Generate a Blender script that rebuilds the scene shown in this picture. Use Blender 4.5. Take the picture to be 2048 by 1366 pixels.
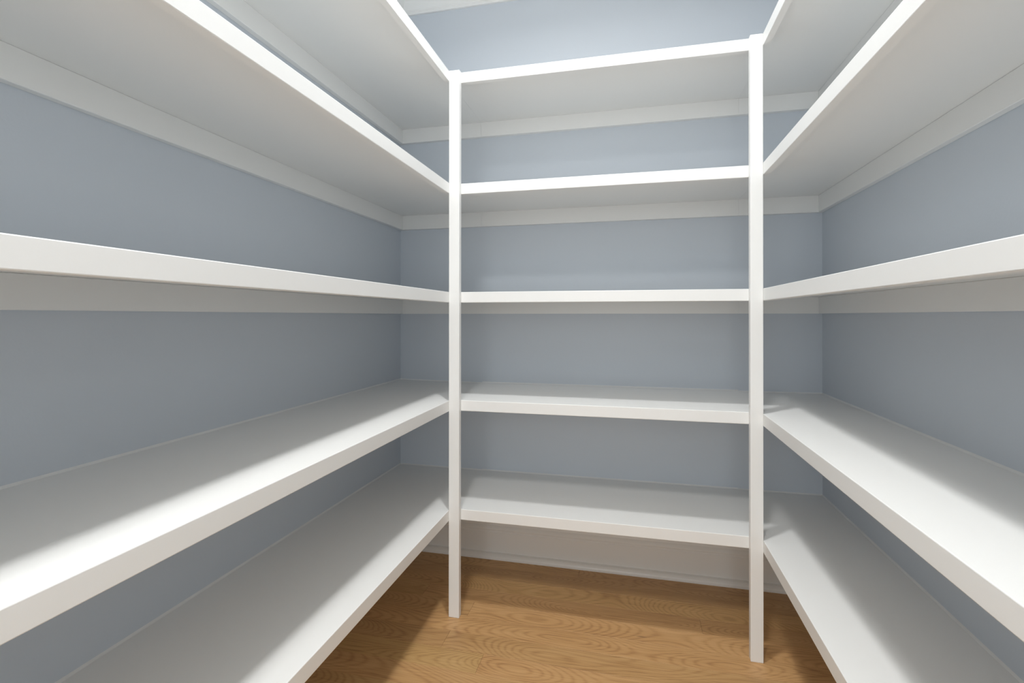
import bpy, bmesh, math, random
from mathutils import Matrix, Vector

# ------------------------------------------------------------------ clear
for o in list(bpy.data.objects):
    bpy.data.objects.remove(o, do_unlink=True)
scene = bpy.context.scene
col = scene.collection
random.seed(7)

# ------------------------------------------------------------------ camera
F_PX, YAW, PITCH, ROLL, PP_Y = 1000.3, 0.23373, 0.00275, -0.00044, 629.3
CAM_Z = 1.0703
cam_data = bpy.data.cameras.new('camera')
cam = bpy.data.objects.new('camera', cam_data)
col.objects.link(cam)
cam_data.sensor_fit = 'HORIZONTAL'
cam_data.sensor_width = 36.0
cam_data.lens = F_PX / 2048.0 * 36.0
cam_data.shift_y = (PP_Y - 683.0) / 2048.0
cam_data.clip_start = 0.02
cam.location = (0, 0, CAM_Z)
fwd = Vector((-math.sin(YAW) * math.cos(PITCH), math.cos(YAW) * math.cos(PITCH), math.sin(PITCH)))
right = Vector((math.cos(YAW), math.sin(YAW), 0))
up = right.cross(fwd)
R = Matrix((right, up, -fwd)).transposed().to_4x4()
cam.matrix_world = Matrix.Translation(cam.location) @ R @ Matrix.Rotation(-ROLL, 4, 'Z')
scene.camera = cam

# ------------------------------------------------------------------ world, exposure, lamp settings
world = bpy.data.worlds.new('world')
scene.world = world
world.use_nodes = True
world.node_tree.nodes['Background'].inputs[0].default_value = (0.8, 0.85, 0.9, 1)
world.node_tree.nodes['Background'].inputs[1].default_value = 0.1
scene.view_settings.view_transform = 'Standard'
scene.view_settings.look = 'None'
scene.view_settings.exposure = 0.0
scene.view_settings.gamma = 1.0
scene.view_settings.use_curve_mapping = False

LAMP_COLOR = (0.985, 0.985, 0.968)
SPREAD = 155.0
LAMPS = [  # x, y, power, lens radius, label
    (-0.20, 1.08, 12.1, 0.075, 'small round white ceiling light over the back of the pantry'),
    (-0.28, -0.20, 17.2, 0.15, 'large round white ceiling light near the pantry entrance'),
]

# unseen area light added beyond the open doorway as soft fill for the pantry
HALL_W, HALL_H, HALL_POWER = 3.8, 2.1, 67.0
hd = bpy.data.lights.new('hall_fill', 'AREA')
hd.shape = 'RECTANGLE'; hd.size = HALL_W; hd.size_y = HALL_H
hd.energy = HALL_POWER
hd.color = (0.90, 0.955, 0.99)
ho = bpy.data.objects.new('hall_fill', hd)
col.objects.link(ho)
ho.location = (-0.2, -2.56, 1.25)
ho.rotation_euler = (math.pi / 2, 0, 0)      # shines towards +y

# ------------------------------------------------------------------ dimensions (metres, camera above x=0,y=0)
XL, XR, YB, YF, ZC = -1.049, 0.7183, 2.1556, -0.60, 2.615
XA, XB, YA = -0.6317, 0.3973, 1.7039        # front planes of the left, right and back shelves
POST_Y = 1.6805
ZT = [1.9458, 1.5456, 1.1562, 0.7682, 0.3778]  # shelf tops, topmost first
TH, NT = 0.038, 0.019                       # nosing height and thickness
BT = 0.012                                  # board thickness
CT = 0.019                                  # cleat thickness
CLEAT_BOTTOM = 0.0760                       # below the shelf top

# ------------------------------------------------------------------ material helpers
def new_mat(name):
    m = bpy.data.materials.new(name)
    m.use_nodes = True
    nt = m.node_tree
    b = nt.nodes['Principled BSDF']
    return m, nt, b

def paint(name, color, rough, var=0.02, bump_scale=220.0, bump=0.04, stretch=(1, 1, 1)):
    m, nt, b = new_mat(name)
    N, Lk = nt.nodes, nt.links
    geo = N.new('ShaderNodeNewGeometry')
    mp = N.new('ShaderNodeMapping')
    mp.inputs['Scale'].default_value = stretch
    Lk.new(geo.outputs['Position'], mp.inputs['Vector'])
    n1 = N.new('ShaderNodeTexNoise')
    n1.inputs['Scale'].default_value = 3.0
    n1.inputs['Detail'].default_value = 3.0
    Lk.new(geo.outputs['Position'], n1.inputs['Vector'])
    mix = N.new('ShaderNodeMix')
    mix.data_type = 'RGBA'
    mix.inputs[6].default_value = tuple(c * (1 - var) for c in color) + (1,)
    mix.inputs[7].default_value = tuple(min(1, c * (1 + var)) for c in color) + (1,)
    Lk.new(n1.outputs['Fac'], mix.inputs[0])
    Lk.new(mix.outputs[2], b.inputs['Base Color'])
    n2 = N.new('ShaderNodeTexNoise')
    n2.inputs['Scale'].default_value = bump_scale
    n2.inputs['Detail'].default_value = 2.0
    Lk.new(mp.outputs['Vector'], n2.inputs['Vector'])
    bp = N.new('ShaderNodeBump')
    bp.inputs['Strength'].default_value = bump
    bp.inputs['Distance'].default_value = 0.002
    Lk.new(n2.outputs['Fac'], bp.inputs['Height'])
    Lk.new(bp.outputs['Normal'], b.inputs['Normal'])
    b.inputs['Roughness'].default_value = rough
    return m

M_WHITE = paint('white_satin_paint', (0.905, 0.91, 0.90), 0.42, 0.008, 90, 0.02)
M_TRIM = paint('white_trim_paint', (0.905, 0.91, 0.90), 0.38, 0.008, 90, 0.02)
M_WALL = paint('blue_grey_wall_paint', (0.635, 0.685, 0.745), 0.62, 0.012, 160, 0.08)
M_CEIL = paint('flat_white_ceiling_paint', (0.9, 0.9, 0.89), 0.85, 0.01, 160, 0.08)
M_CAULK = paint('white_caulk', (0.80, 0.81, 0.81), 0.35, 0.01, 60, 0.05)
M_SUB = paint('dark_subfloor', (0.05, 0.03, 0.02), 0.8, 0.02, 60, 0.0)

def oak():
    m, nt, b = new_mat('oiled_oak')
    N, Lk = nt.nodes, nt.links
    def math_(op, a, bb=None, c=None):
        n = N.new('ShaderNodeMath'); n.operation = op
        for i, v in enumerate((a, bb, c)):
            if v is None: continue
            if isinstance(v, (int, float)): n.inputs[i].default_value = v
            else: Lk.new(v, n.inputs[i])
        return n.outputs[0]
    def noise(vec, scale, detail, rough=0.5):
        n = N.new('ShaderNodeTexNoise')
        n.inputs['Scale'].default_value = scale
        n.inputs['Detail'].default_value = detail
        n.inputs['Roughness'].default_value = rough
        Lk.new(vec, n.inputs['Vector'])
        return n.outputs['Fac']
    def comb(x, y, z):
        n = N.new('ShaderNodeCombineXYZ')
        for i, v in enumerate((x, y, z)):
            if isinstance(v, (int, float)): n.inputs[i].default_value = v
            else: Lk.new(v, n.inputs[i])
        return n.outputs[0]
    tc = N.new('ShaderNodeTexCoord')
    sep = N.new('ShaderNodeSeparateXYZ'); Lk.new(tc.outputs['Object'], sep.inputs[0])
    oi = N.new('ShaderNodeObjectInfo')
    rnd = oi.outputs['Random']
    r2 = math_('FRACT', math_('MULTIPLY', rnd, 17.31))
    r3 = math_('FRACT', math_('MULTIPLY', rnd, 71.77))
    off = math_('MULTIPLY', rnd, 53.0)
    x, y = sep.outputs[0], sep.outputs[1]
    # growth rings cut by the board: distance to a wandering pith line under the plank
    low = noise(comb(math_('ADD', math_('MULTIPLY', x, 1.3), off), math_('MULTIPLY', y, 2.0), off), 1.0, 1.0)
    wob = noise(comb(math_('ADD', math_('MULTIPLY', x, 9.0), off), math_('MULTIPLY', y, 60.0), 3.0), 1.0, 4.0)
    v = math_('ADD', y, math_('MULTIPLY', math_('SUBTRACT', r2, 0.5), 0.075))
    v = math_('ADD', v, math_('MULTIPLY', math_('SUBTRACT', wob, 0.5), 0.014))
    w = math_('MULTIPLY', math_('SUBTRACT', low, 0.40), 0.50)
    r = math_('SQRT', math_('ADD', math_('MULTIPLY', v, v), math_('MULTIPLY', w, w)))
    ring = math_('SINE', math_('MULTIPLY', r, math_('ADD', 800.0, math_('MULTIPLY', r3, 500.0))))
    ring = math_('ADD', math_('MULTIPLY', ring, 0.5), 0.5)
    ring = math_('POWER', ring, 2.2)
    fib = noise(comb(math_('ADD', math_('MULTIPLY', x, 9.0), off), math_('MULTIPLY', y, 420.0), off), 1.0, 4.0, 0.6)
    big = noise(comb(math_('ADD', math_('MULTIPLY', x, 3.0), off), math_('MULTIPLY', y, 12.0), 9.0), 1.0, 2.0)
    fac = math_('ADD', math_('MULTIPLY', ring, 0.27), math_('MULTIPLY', math_('SUBTRACT', fib, 0.5), 1.5))
    fac = math_('ADD', fac, math_('MULTIPLY', math_('SUBTRACT', big, 0.5), 0.7))
    fac = math_('ADD', fac, 0.29)
    ramp = N.new('ShaderNodeValToRGB')
    e = ramp.color_ramp.elements
    e[0].position, e[0].color = 0.0, (0.70, 0.445, 0.205, 1)
    e[1].position, e[1].color = 1.0, (0.31, 0.152, 0.054, 1)
    k = e.new(0.42); k.color = (0.60, 0.358, 0.150, 1)
    Lk.new(fac, ramp.inputs[0])
    # plank to plank tone
    hsv = N.new('ShaderNodeHueSaturation')
    Lk.new(ramp.outputs[0], hsv.inputs['Color'])
    Lk.new(math_('ADD', 0.495, math_('MULTIPLY', r3, 0.008)), hsv.inputs['Hue'])
    Lk.new(math_('ADD', 0.85, math_('MULTIPLY', r2, 0.23)), hsv.inputs['Value'])
    # a few small dark knots
    vor = N.new('ShaderNodeTexVoronoi')
    vor.inputs['Scale'].default_value = 1.0
    Lk.new(comb(math_('ADD', math_('MULTIPLY', x, 3.0), off), math_('ADD', math_('MULTIPLY', y, 9.0), off), 0.0), vor.inputs['Vector'])
    kn = N.new('ShaderNodeMapRange')
    kn.inputs['From Min'].default_value = 0.015; kn.inputs['From Max'].default_value = 0.06
    kn.inputs['To Min'].default_value = 0.45; kn.inputs['To Max'].default_value = 0.0
    Lk.new(vor.outputs['Distance'], kn.inputs['Value'])
    mx = N.new('ShaderNodeMix'); mx.data_type = 'RGBA'
    Lk.new(kn.outputs[0], mx.inputs[0])
    Lk.new(hsv.outputs[0], mx.inputs[6])
    mx.inputs[7].default_value = (0.10, 0.045, 0.018, 1)
    Lk.new(mx.outputs[2], b.inputs['Base Color'])
    b.inputs['Roughness'].default_value = 0.42
    bp = N.new('ShaderNodeBump')
    bp.inputs['Strength'].default_value = 0.08
    bp.inputs['Distance'].default_value = 0.001
    Lk.new(fac, bp.inputs['Height'])
    Lk.new(bp.outputs['Normal'], b.inputs['Normal'])
    return m
M_OAK = oak()

def lens_mat():
    m, nt, b = new_mat('lit_frosted_lens')
    b.inputs['Base Color'].default_value = (0.9, 0.9, 0.88, 1)
    b.inputs['Emission Color'].default_value = LAMP_COLOR + (1,)
    b.inputs['Emission Strength'].default_value = 2.0
    return m
M_LENS = lens_mat()

# ------------------------------------------------------------------ mesh helpers
def link(name, bm, mat, parent=None, loc=(0, 0, 0), smooth=False):
    bmesh.ops.recalc_face_normals(bm, faces=bm.faces)
    me = bpy.data.meshes.new(name)
    bm.to_mesh(me); bm.free()
    me.materials.append(mat)
    if smooth:
        for p in me.polygons: p.use_smooth = True
    o = bpy.data.objects.new(name, me)
    col.objects.link(o)
    o.location = loc
    if parent is not None:
        o.parent = parent
        o.location = Vector(loc) - parent.location
    return o

def box(name, x0, x1, y0, y1, z0, z1, mat, parent=None, bevel=0.0, segs=1):
    bm = bmesh.new()
    c = Vector(((x0 + x1) / 2, (y0 + y1) / 2, (z0 + z1) / 2))
    bmesh.ops.create_cube(bm, size=1.0)
    for v in bm.verts:
        v.co = Vector((v.co.x * (x1 - x0), v.co.y * (y1 - y0), v.co.z * (z1 - z0)))
    if bevel > 0:
        bmesh.ops.bevel(bm, geom=list(bm.edges), offset=bevel, segments=segs, affect='EDGES', profile=0.5)
    return link(name, bm, mat, parent, c)

def nosing(name, x0, x1, y0, y1, z0, z1, axis, front, parent):
    """square front edge strip, eased only along its two room-side edges"""
    bm = bmesh.new()
    bmesh.ops.create_cube(bm, size=1.0)
    c = Vector(((x0 + x1) / 2, (y0 + y1) / 2, (z0 + z1) / 2))
    for v in bm.verts:
        v.co = Vector((v.co.x * (x1 - x0), v.co.y * (y1 - y0), v.co.z * (z1 - z0)))
    ed = [e for e in bm.edges if all(v.co[axis] * front > 0 for v in e.verts) and abs(e.verts[0].co.z - e.verts[1].co.z) < 1e-6]
    bmesh.ops.bevel(bm, geom=ed, offset=0.0016, segments=2, affect='EDGES', profile=0.5)
    return link(name, bm, M_WHITE, parent, c)

def hexa(name, pts, mat, parent=None):
    """eight corners: four bottom, four top, same winding"""
    bm = bmesh.new()
    c = sum((Vector(p) for p in pts), Vector()) / 8
    vs = [bm.verts.new(Vector(p) - c) for p in pts]
    for f in ((0, 1, 2, 3), (4, 5, 6, 7), (0, 1, 5, 4), (1, 2, 6, 5), (2, 3, 7, 6), (3, 0, 4, 7)):
        bm.faces.new([vs[i] for i in f])
    return link(name, bm, mat, parent, c)

def empty(name, loc):
    o = bpy.data.objects.new(name, None)
    o.empty_display_size = 0.1
    col.objects.link(o)
    o.location = loc
    return o

def tag(o, label=None, cat=None, group=None, kind=None):
    if label: o['label'] = label
    if cat: o['category'] = cat
    if group: o['group'] = group
    if kind: o['kind'] = kind
    return o

def struct(o):
    o['kind'] = 'structure'
    return o

def moulding(name, side, prof, mat, parent=None, gap=None):
    """sweep a profile [(distance from wall, z)...] along one wall, mitred at the corners"""
    bm = bmesh.new()
    ends = []
    def pt(side, d, z, end):
        if side == 'back':  return Vector(((XL + d) if end == 0 else (XR - d), YB - d, z))
        if side == 'front': return Vector(((XL + d) if end == 0 else (XR - d), YF + d, z))
        if side == 'left':  return Vector((XL + d, (YF + d) if end == 0 else (YB - d), z))
        if side == 'right': return Vector((XR - d, (YF + d) if end == 0 else (YB - d), z))
    rings = []
    for end in (0, 1):
        ps = [pt(side, d, z, end) for d, z in prof]
        if gap is not None and end == gap[0]:
            for p in ps: p.x = gap[1]
        rings.append([bm.verts.new(p) for p in ps])
    n = len(prof)
    for i in range(n):
        j = (i + 1) % n
        bm.faces.new((rings[0][i], rings[0][j], rings[1][j], rings[1][i]))
    bm.faces.new(rings[0]); bm.faces.new(rings[1])
    return link(name, bm, mat, parent)

# ------------------------------------------------------------------ room shell
W = 0.12
wall_back = struct(box('wall_back', XL - W, XR + W, YB, YB + W, 0, ZC + 0.1, M_WALL))
wall_left = struct(box('wall_left', XL - W, XL, YF - W, YB, 0, ZC + 0.1, M_WALL))
wall_right = struct(box('wall_right', XR, XR + W, YF - W, YB, 0, ZC + 0.1, M_WALL))
ceiling = struct(box('ceiling', XL, XR, YF, YB, ZC, ZC + 0.1, M_CEIL))

# front wall behind the photographer, with the cased opening into the next room
DX0, DX1, DZ = -0.58, 0.35, 2.08
wf = tag(empty('wall_front', ((XL + XR) / 2, YF - W / 2, 0)), kind='structure')
box('wall_panel', XL, DX0, YF - W, YF, 0, ZC, M_WALL, wf)
box('wall_panel', DX1, XR, YF - W, YF, 0, ZC, M_WALL, wf)
box('wall_panel', DX0, DX1, YF - W, YF, DZ, ZC, M_WALL, wf)
door = tag(empty('door_1', ((DX0 + DX1) / 2, YF - 0.06, 0)), kind='structure')
box('door_jamb', DX0, DX0 + 0.02, YF - W, YF, 0, DZ, M_TRIM, door)
box('door_jamb', DX1 - 0.02, DX1, YF - W, YF, 0, DZ, M_TRIM, door)
box('door_head', DX0, DX1, YF - W, YF, DZ - 0.02, DZ, M_TRIM, door)
box('door_casing', DX0 - 0.085, DX0 + 0.005, YF, YF + 0.017, 0, DZ + 0.085, M_TRIM, door, 0.003)
box('door_casing', DX1 - 0.005, DX1 + 0.085, YF, YF + 0.017, 0, DZ + 0.085, M_TRIM, door, 0.003)
box('door_casing', DX0 + 0.005, DX1 - 0.005, YF, YF + 0.017, DZ - 0.005, DZ + 0.085, M_TRIM, door, 0.003)
# the room beyond the doorway, behind the photographer, unseen, built to hold the added fill light
HX0, HX1, HY0, HY1 = -2.3, 1.9, -2.6, YF - W
struct(box('wall_hall_left', HX0 - W, HX0, HY0, HY1, 0, ZC, M_CEIL))
struct(box('wall_hall_right', HX1, HX1 + W, HY0, HY1, 0, ZC, M_CEIL))
struct(box('wall_hall_far', HX0 - W, HX1 + W, HY0 - W, HY0, 0, ZC, M_CEIL))
hp = struct(box('wall_hall_near', HX0 - W, XL - W, HY1, HY1 + W, 0, ZC, M_CEIL))
box('wall_panel', XR + W, HX1 + W, HY1, HY1 + W, 0, ZC, M_CEIL, hp)
struct(box('ceiling_hall', HX0, HX1, HY0, HY1, ZC, ZC + 0.1, M_CEIL))
struct(box('floor_hall', HX0, HX1, HY0, HY1, -0.06, 0, M_OAK))

# unseen frame added around the fill light, on a solid wall
fill_root = tag(empty('fill_frame_1', (-0.2, HY0, 0.2)), kind='structure')
wx0, wx1, wz0, wz1 = -0.2 - HALL_W / 2, -0.2 + HALL_W / 2, 1.25 - HALL_H / 2, 1.25 + HALL_H / 2
box('fill_frame_side', wx0 - 0.08, wx0, HY0, HY0 + 0.07, wz0 - 0.08, wz1 + 0.08, M_TRIM, fill_root, 0.003)
box('fill_frame_side', wx1, wx1 + 0.08, HY0, HY0 + 0.07, wz0 - 0.08, wz1 + 0.08, M_TRIM, fill_root, 0.003)
box('fill_frame_head', wx0, wx1, HY0, HY0 + 0.07, wz1, wz1 + 0.08, M_TRIM, fill_root, 0.003)
box('fill_frame_sill', wx0, wx1, HY0, HY0 + 0.09, wz0 - 0.08, wz0, M_TRIM, fill_root, 0.003)

# crown moulding
zb = 2.468
crown = [(0, zb), (0.010, zb), (0.013, zb + 0.004), (0.013, zb + 0.014), (0.017, zb + 0.018), (0.023, zb + 0.030),
         (0.034, zb + 0.048), (0.050, zb + 0.066), (0.060, zb + 0.076), (0.064, zb + 0.084), (0.064, zb + 0.090),
         (0.072, zb + 0.094), (0.078, zb + 0.102), (0.078, ZC), (0, ZC)]
for k, s in enumerate(('back', 'left', 'right', 'front')):
    struct(moulding(f'trim_{k + 1}', s, crown, M_TRIM))

# baseboards with a cap profile and a shoe moulding
base = [(0, 0.0), (0.016, 0.0), (0.016, 0.112), (0.0135, 0.115), (0.0135, 0.119), (0.016, 0.122), (0.016, 0.127),
        (0.012, 0.134), (0.0075, 0.140), (0.006, 0.150), (0.0, 0.152)]
shoe = [(0.016, 0.0), (0.036, 0.0), (0.036, 0.008), (0.0335, 0.015), (0.028, 0.021), (0.021, 0.024), (0.016, 0.025)]
for s in ('back', 'left', 'right'):
    b = struct(moulding(f'baseboard_{s}', s, base, M_TRIM))
    moulding('shoe_moulding', s, shoe, M_TRIM, b)
b = struct(moulding('baseboard_front', 'front', base, M_TRIM, gap=(1, DX0 - 0.085)))
moulding('shoe_moulding', 'front', shoe, M_TRIM, b, gap=(1, DX0 - 0.085))
b2 = moulding('baseboard_board', 'front', base, M_TRIM, b, gap=(0, DX1 + 0.085))

# ------------------------------------------------------------------ floor of oak planks
floor = struct(box('floor', XL - W, XR + W, YF - W, YB, -0.06, -0.019, M_SUB))
PW = 0.089
y = 1.790
while y > YF - PW: y -= PW
row = 0
while y < YB:
    y0, y1 = max(y, YF), min(y + PW, YB)
    is_joint_row = abs(y - 1.790) < 0.01
    if is_joint_row:
        cuts = [XL, -0.78, 0.235, XR]
    else:
        cuts = [XL]
        x = XL + random.uniform(0.35, 1.2)
        while x < XR - 0.3:
            if -0.35 < x < 0.45 and 1.2 < y < 2.0:
                x += 0.35; continue
            cuts.append(x); x += random.uniform(0.8, 1.5)
        cuts.append(XR)
    if y1 - y0 > 0.01:
        for a, c in zip(cuts[:-1], cuts[1:]):
            bm = bmesh.new()
            g = 0.0002
            hx, hy, hz, ch = (c - a) / 2 - g, (y1 - y0) / 2 - g, 0.0095, 0.0003
            vb = [bm.verts.new((sx * hx, sy * hy, -hz)) for sx, sy in ((-1, -1), (1, -1), (1, 1), (-1, 1))]
            vm = [bm.verts.new((sx * hx, sy * hy, hz - ch)) for sx, sy in ((-1, -1), (1, -1), (1, 1), (-1, 1))]
            vt = [bm.verts.new((sx * (hx - ch), sy * (hy - ch), hz)) for sx, sy in ((-1, -1), (1, -1), (1, 1), (-1, 1))]
            bm.faces.new(vb); bm.faces.new(vt)
            for lo, hi in ((vb, vm), (vm, vt)):
                for i in range(4):
                    j = (i + 1) % 4
                    bm.faces.new((lo[i], lo[j], hi[j], hi[i]))
            link('floor_plank', bm, M_OAK, floor, ((a + c) / 2, (y0 + y1) / 2, -0.0095))
    y += PW
    row += 1

# ------------------------------------------------------------------ shelves
LEVEL = ['topmost', 'second from the top', 'middle', 'fourth from the top', 'lowest']
# how much the back edge of each board sits above its front edge: (left, back, right)
RISE = {3: (0.006, 0.0035, 0.002), 4: (0.002, 0.002, 0.001)}
YS = YF + 0.0005     # the side shelves run on to the front wall
G = 0.0004

def caulk(p0, p1, inward, parent):
    """small fillet between shelf top and wall from p0 to p1"""
    s = 0.0045
    bm = bmesh.new()
    rings = []
    for p in (p0, p1):
        p = Vector(p); n = Vector(inward)
        prof = [p, p + n * s, p + n * s * 0.45 + Vector((0, 0, s * 0.45)), p + Vector((0, 0, s))]
        rings.append([bm.verts.new(q) for q in prof])
    for i in range(4):
        j = (i + 1) % 4
        bm.faces.new((rings[0][i], rings[0][j], rings[1][j], rings[1][i]))
    bm.faces.new(rings[0]); bm.faces.new(rings[1])
    return link('caulk_bead', bm, M_CAULK, parent)

for i, z in enumerate(ZT):
    rl, rb, rr = RISE.get(i, (0, 0, 0))
    # left wall
    t = tag(empty('pantry_shelf', ((XL + XA) / 2, (YS + YB) / 2, z - CLEAT_BOTTOM)),
            f'white painted shelf on the left wall, {LEVEL[i]}', 'shelf', 'pantry shelves on the left wall')
    xe = XA - NT
    hexa('shelf_board', [(XL, YS, z - BT + rl), (xe, YS, z - BT), (xe, YB, z - BT), (XL, YB, z - BT + rl),
                         (XL, YS, z + rl), (xe, YS, z), (xe, YB, z), (XL, YB, z + rl)], M_WHITE, t)
    nosing('front_edge', xe, XA, YS, YA + NT - G, z - TH, z, 0, 1, t)
    box('wall_cleat', XL, XL + CT, YS, YB - CT - G, z - CLEAT_BOTTOM, z - BT + rl * 0.94, M_WHITE, t, 0.0012)
    box('end_cleat', XL + G, xe, YB - CT, YB, z - CLEAT_BOTTOM, z - BT - 0.0002, M_WHITE, t)
    caulk((XL, YS, z + rl), (XL, YB, z + rl), (1, 0, -rl / (xe - XL)), t)
    caulk((XL, YB, z + rl), (xe, YB, z), (0, -1, 0), t)
    # right wall
    t = tag(empty('pantry_shelf', ((XR + XB) / 2, (YS + YB) / 2, z - CLEAT_BOTTOM)),
            f'white painted shelf on the right wall, {LEVEL[i]}', 'shelf', 'pantry shelves on the right wall')
    xe = XB + NT
    hexa('shelf_board', [(xe, YS, z - BT), (XR, YS, z - BT + rr), (XR, YB, z - BT + rr), (xe, YB, z - BT),
                         (xe, YS, z), (XR, YS, z + rr), (XR, YB, z + rr), (xe, YB, z)], M_WHITE, t)
    nosing('front_edge', XB, xe, YS, YA + NT - G, z - TH, z, 0, -1, t)
    box('wall_cleat', XR - CT, XR, YS, YB - CT - G, z - CLEAT_BOTTOM, z - BT + rr * 0.94, M_WHITE, t, 0.0012)
    box('end_cleat', xe, XR - G, YB - CT, YB, z - CLEAT_BOTTOM, z - BT - 0.0002, M_WHITE, t)
    caulk((XR, YS, z + rr), (XR, YB, z + rr), (-1, 0, -rr / (XR - xe)), t)
    caulk((xe, YB, z), (XR, YB, z + rr), (0, -1, 0), t)
    # back wall, between the two
    t = tag(empty('pantry_shelf', ((XA + XB) / 2, (YA + YB) / 2, z - CLEAT_BOTTOM)),
            f'white painted shelf across the back wall, {LEVEL[i]}', 'shelf', 'pantry shelves on the back wall')
    xa, xb, yn = XA - NT + G, XB + NT - G, YA + NT
    hexa('shelf_board', [(xa, yn, z - BT), (xb, yn, z - BT), (xb, YB, z - BT + rb), (xa, YB, z - BT + rb),
                         (xa, yn, z), (xb, yn, z), (xb, YB, z + rb), (xa, YB, z + rb)], M_WHITE, t)
    nosing('front_edge', XA + G, XB - G, YA, yn, z - TH, z, 1, -1, t)
    box('wall_cleat', xa, xb, YB - CT, YB, z - CLEAT_BOTTOM, z - BT - 0.0002, M_WHITE, t)
    caulk((xa, YB, z + rb), (xb, YB, z + rb), (0, -1, -rb / (YB - yn)), t)

# ------------------------------------------------------------------ corner posts
def post(x0, x1, label):
    zt = ZT[0] - 0.0008
    o = box('shelf_post', x0, x1, POST_Y, YA - 0.0002, 0, zt, M_WHITE, None, 0.002, 2)
    # origin at the base of the post
    for v in o.data.vertices: v.co.z += zt / 2
    o.location.z = 0
    tag(o, label, 'post', 'posts at the inner corners of the shelves')
post(XA, -0.5927, 'white floor to shelf post where the left shelves meet the back shelves')
post(0.3598, XB, 'white floor to shelf post where the right shelves meet the back shelves')

# ------------------------------------------------------------------ ceiling lights
def ceiling_light(x, y, power, rad, label):
    t = tag(empty('ceiling_light', (x, y, ZC)), label, 'ceiling light', 'pantry ceiling lights')
    prof = [(rad + a, b) for a, b in ((0.001, 0.0), (0.023, 0.0), (0.023, -0.003), (0.017, -0.007), (0.005, -0.008), (0.001, -0.005))]
    n = 48
    bm = bmesh.new()
    rings = [[bm.verts.new((r * math.cos(2 * math.pi * k / n), r * math.sin(2 * math.pi * k / n), zz)) for r, zz in prof]
             for k in range(n)]
    for k in range(n):
        for i in range(len(prof)):
            j = (i + 1) % len(prof)
            bm.faces.new((rings[k][i], rings[k][j], rings[(k + 1) % n][j], rings[(k + 1) % n][i]))
    link('trim_ring', bm, M_TRIM, t, t.location, True)
    bm = bmesh.new()
    bmesh.ops.create_cone(bm, cap_ends=True, segments=48, radius1=rad + 0.001, radius2=rad + 0.001, depth=0.003)
    link('lens', bm, M_LENS, t, t.location + Vector((0, 0, -0.0025)))
    ld = bpy.data.lights.new('lamp', 'AREA')
    ld.shape = 'DISK'
    ld.size = 2 * rad
    ld.energy = power
    ld.spread = math.radians(SPREAD)      # set back in its can
    ld.color = LAMP_COLOR
    lo = bpy.data.objects.new('lamp', ld)
    col.objects.link(lo)
    lo.parent = t
    lo.location = (0, 0, -0.010)
for a in LAMPS: ceiling_light(*a)
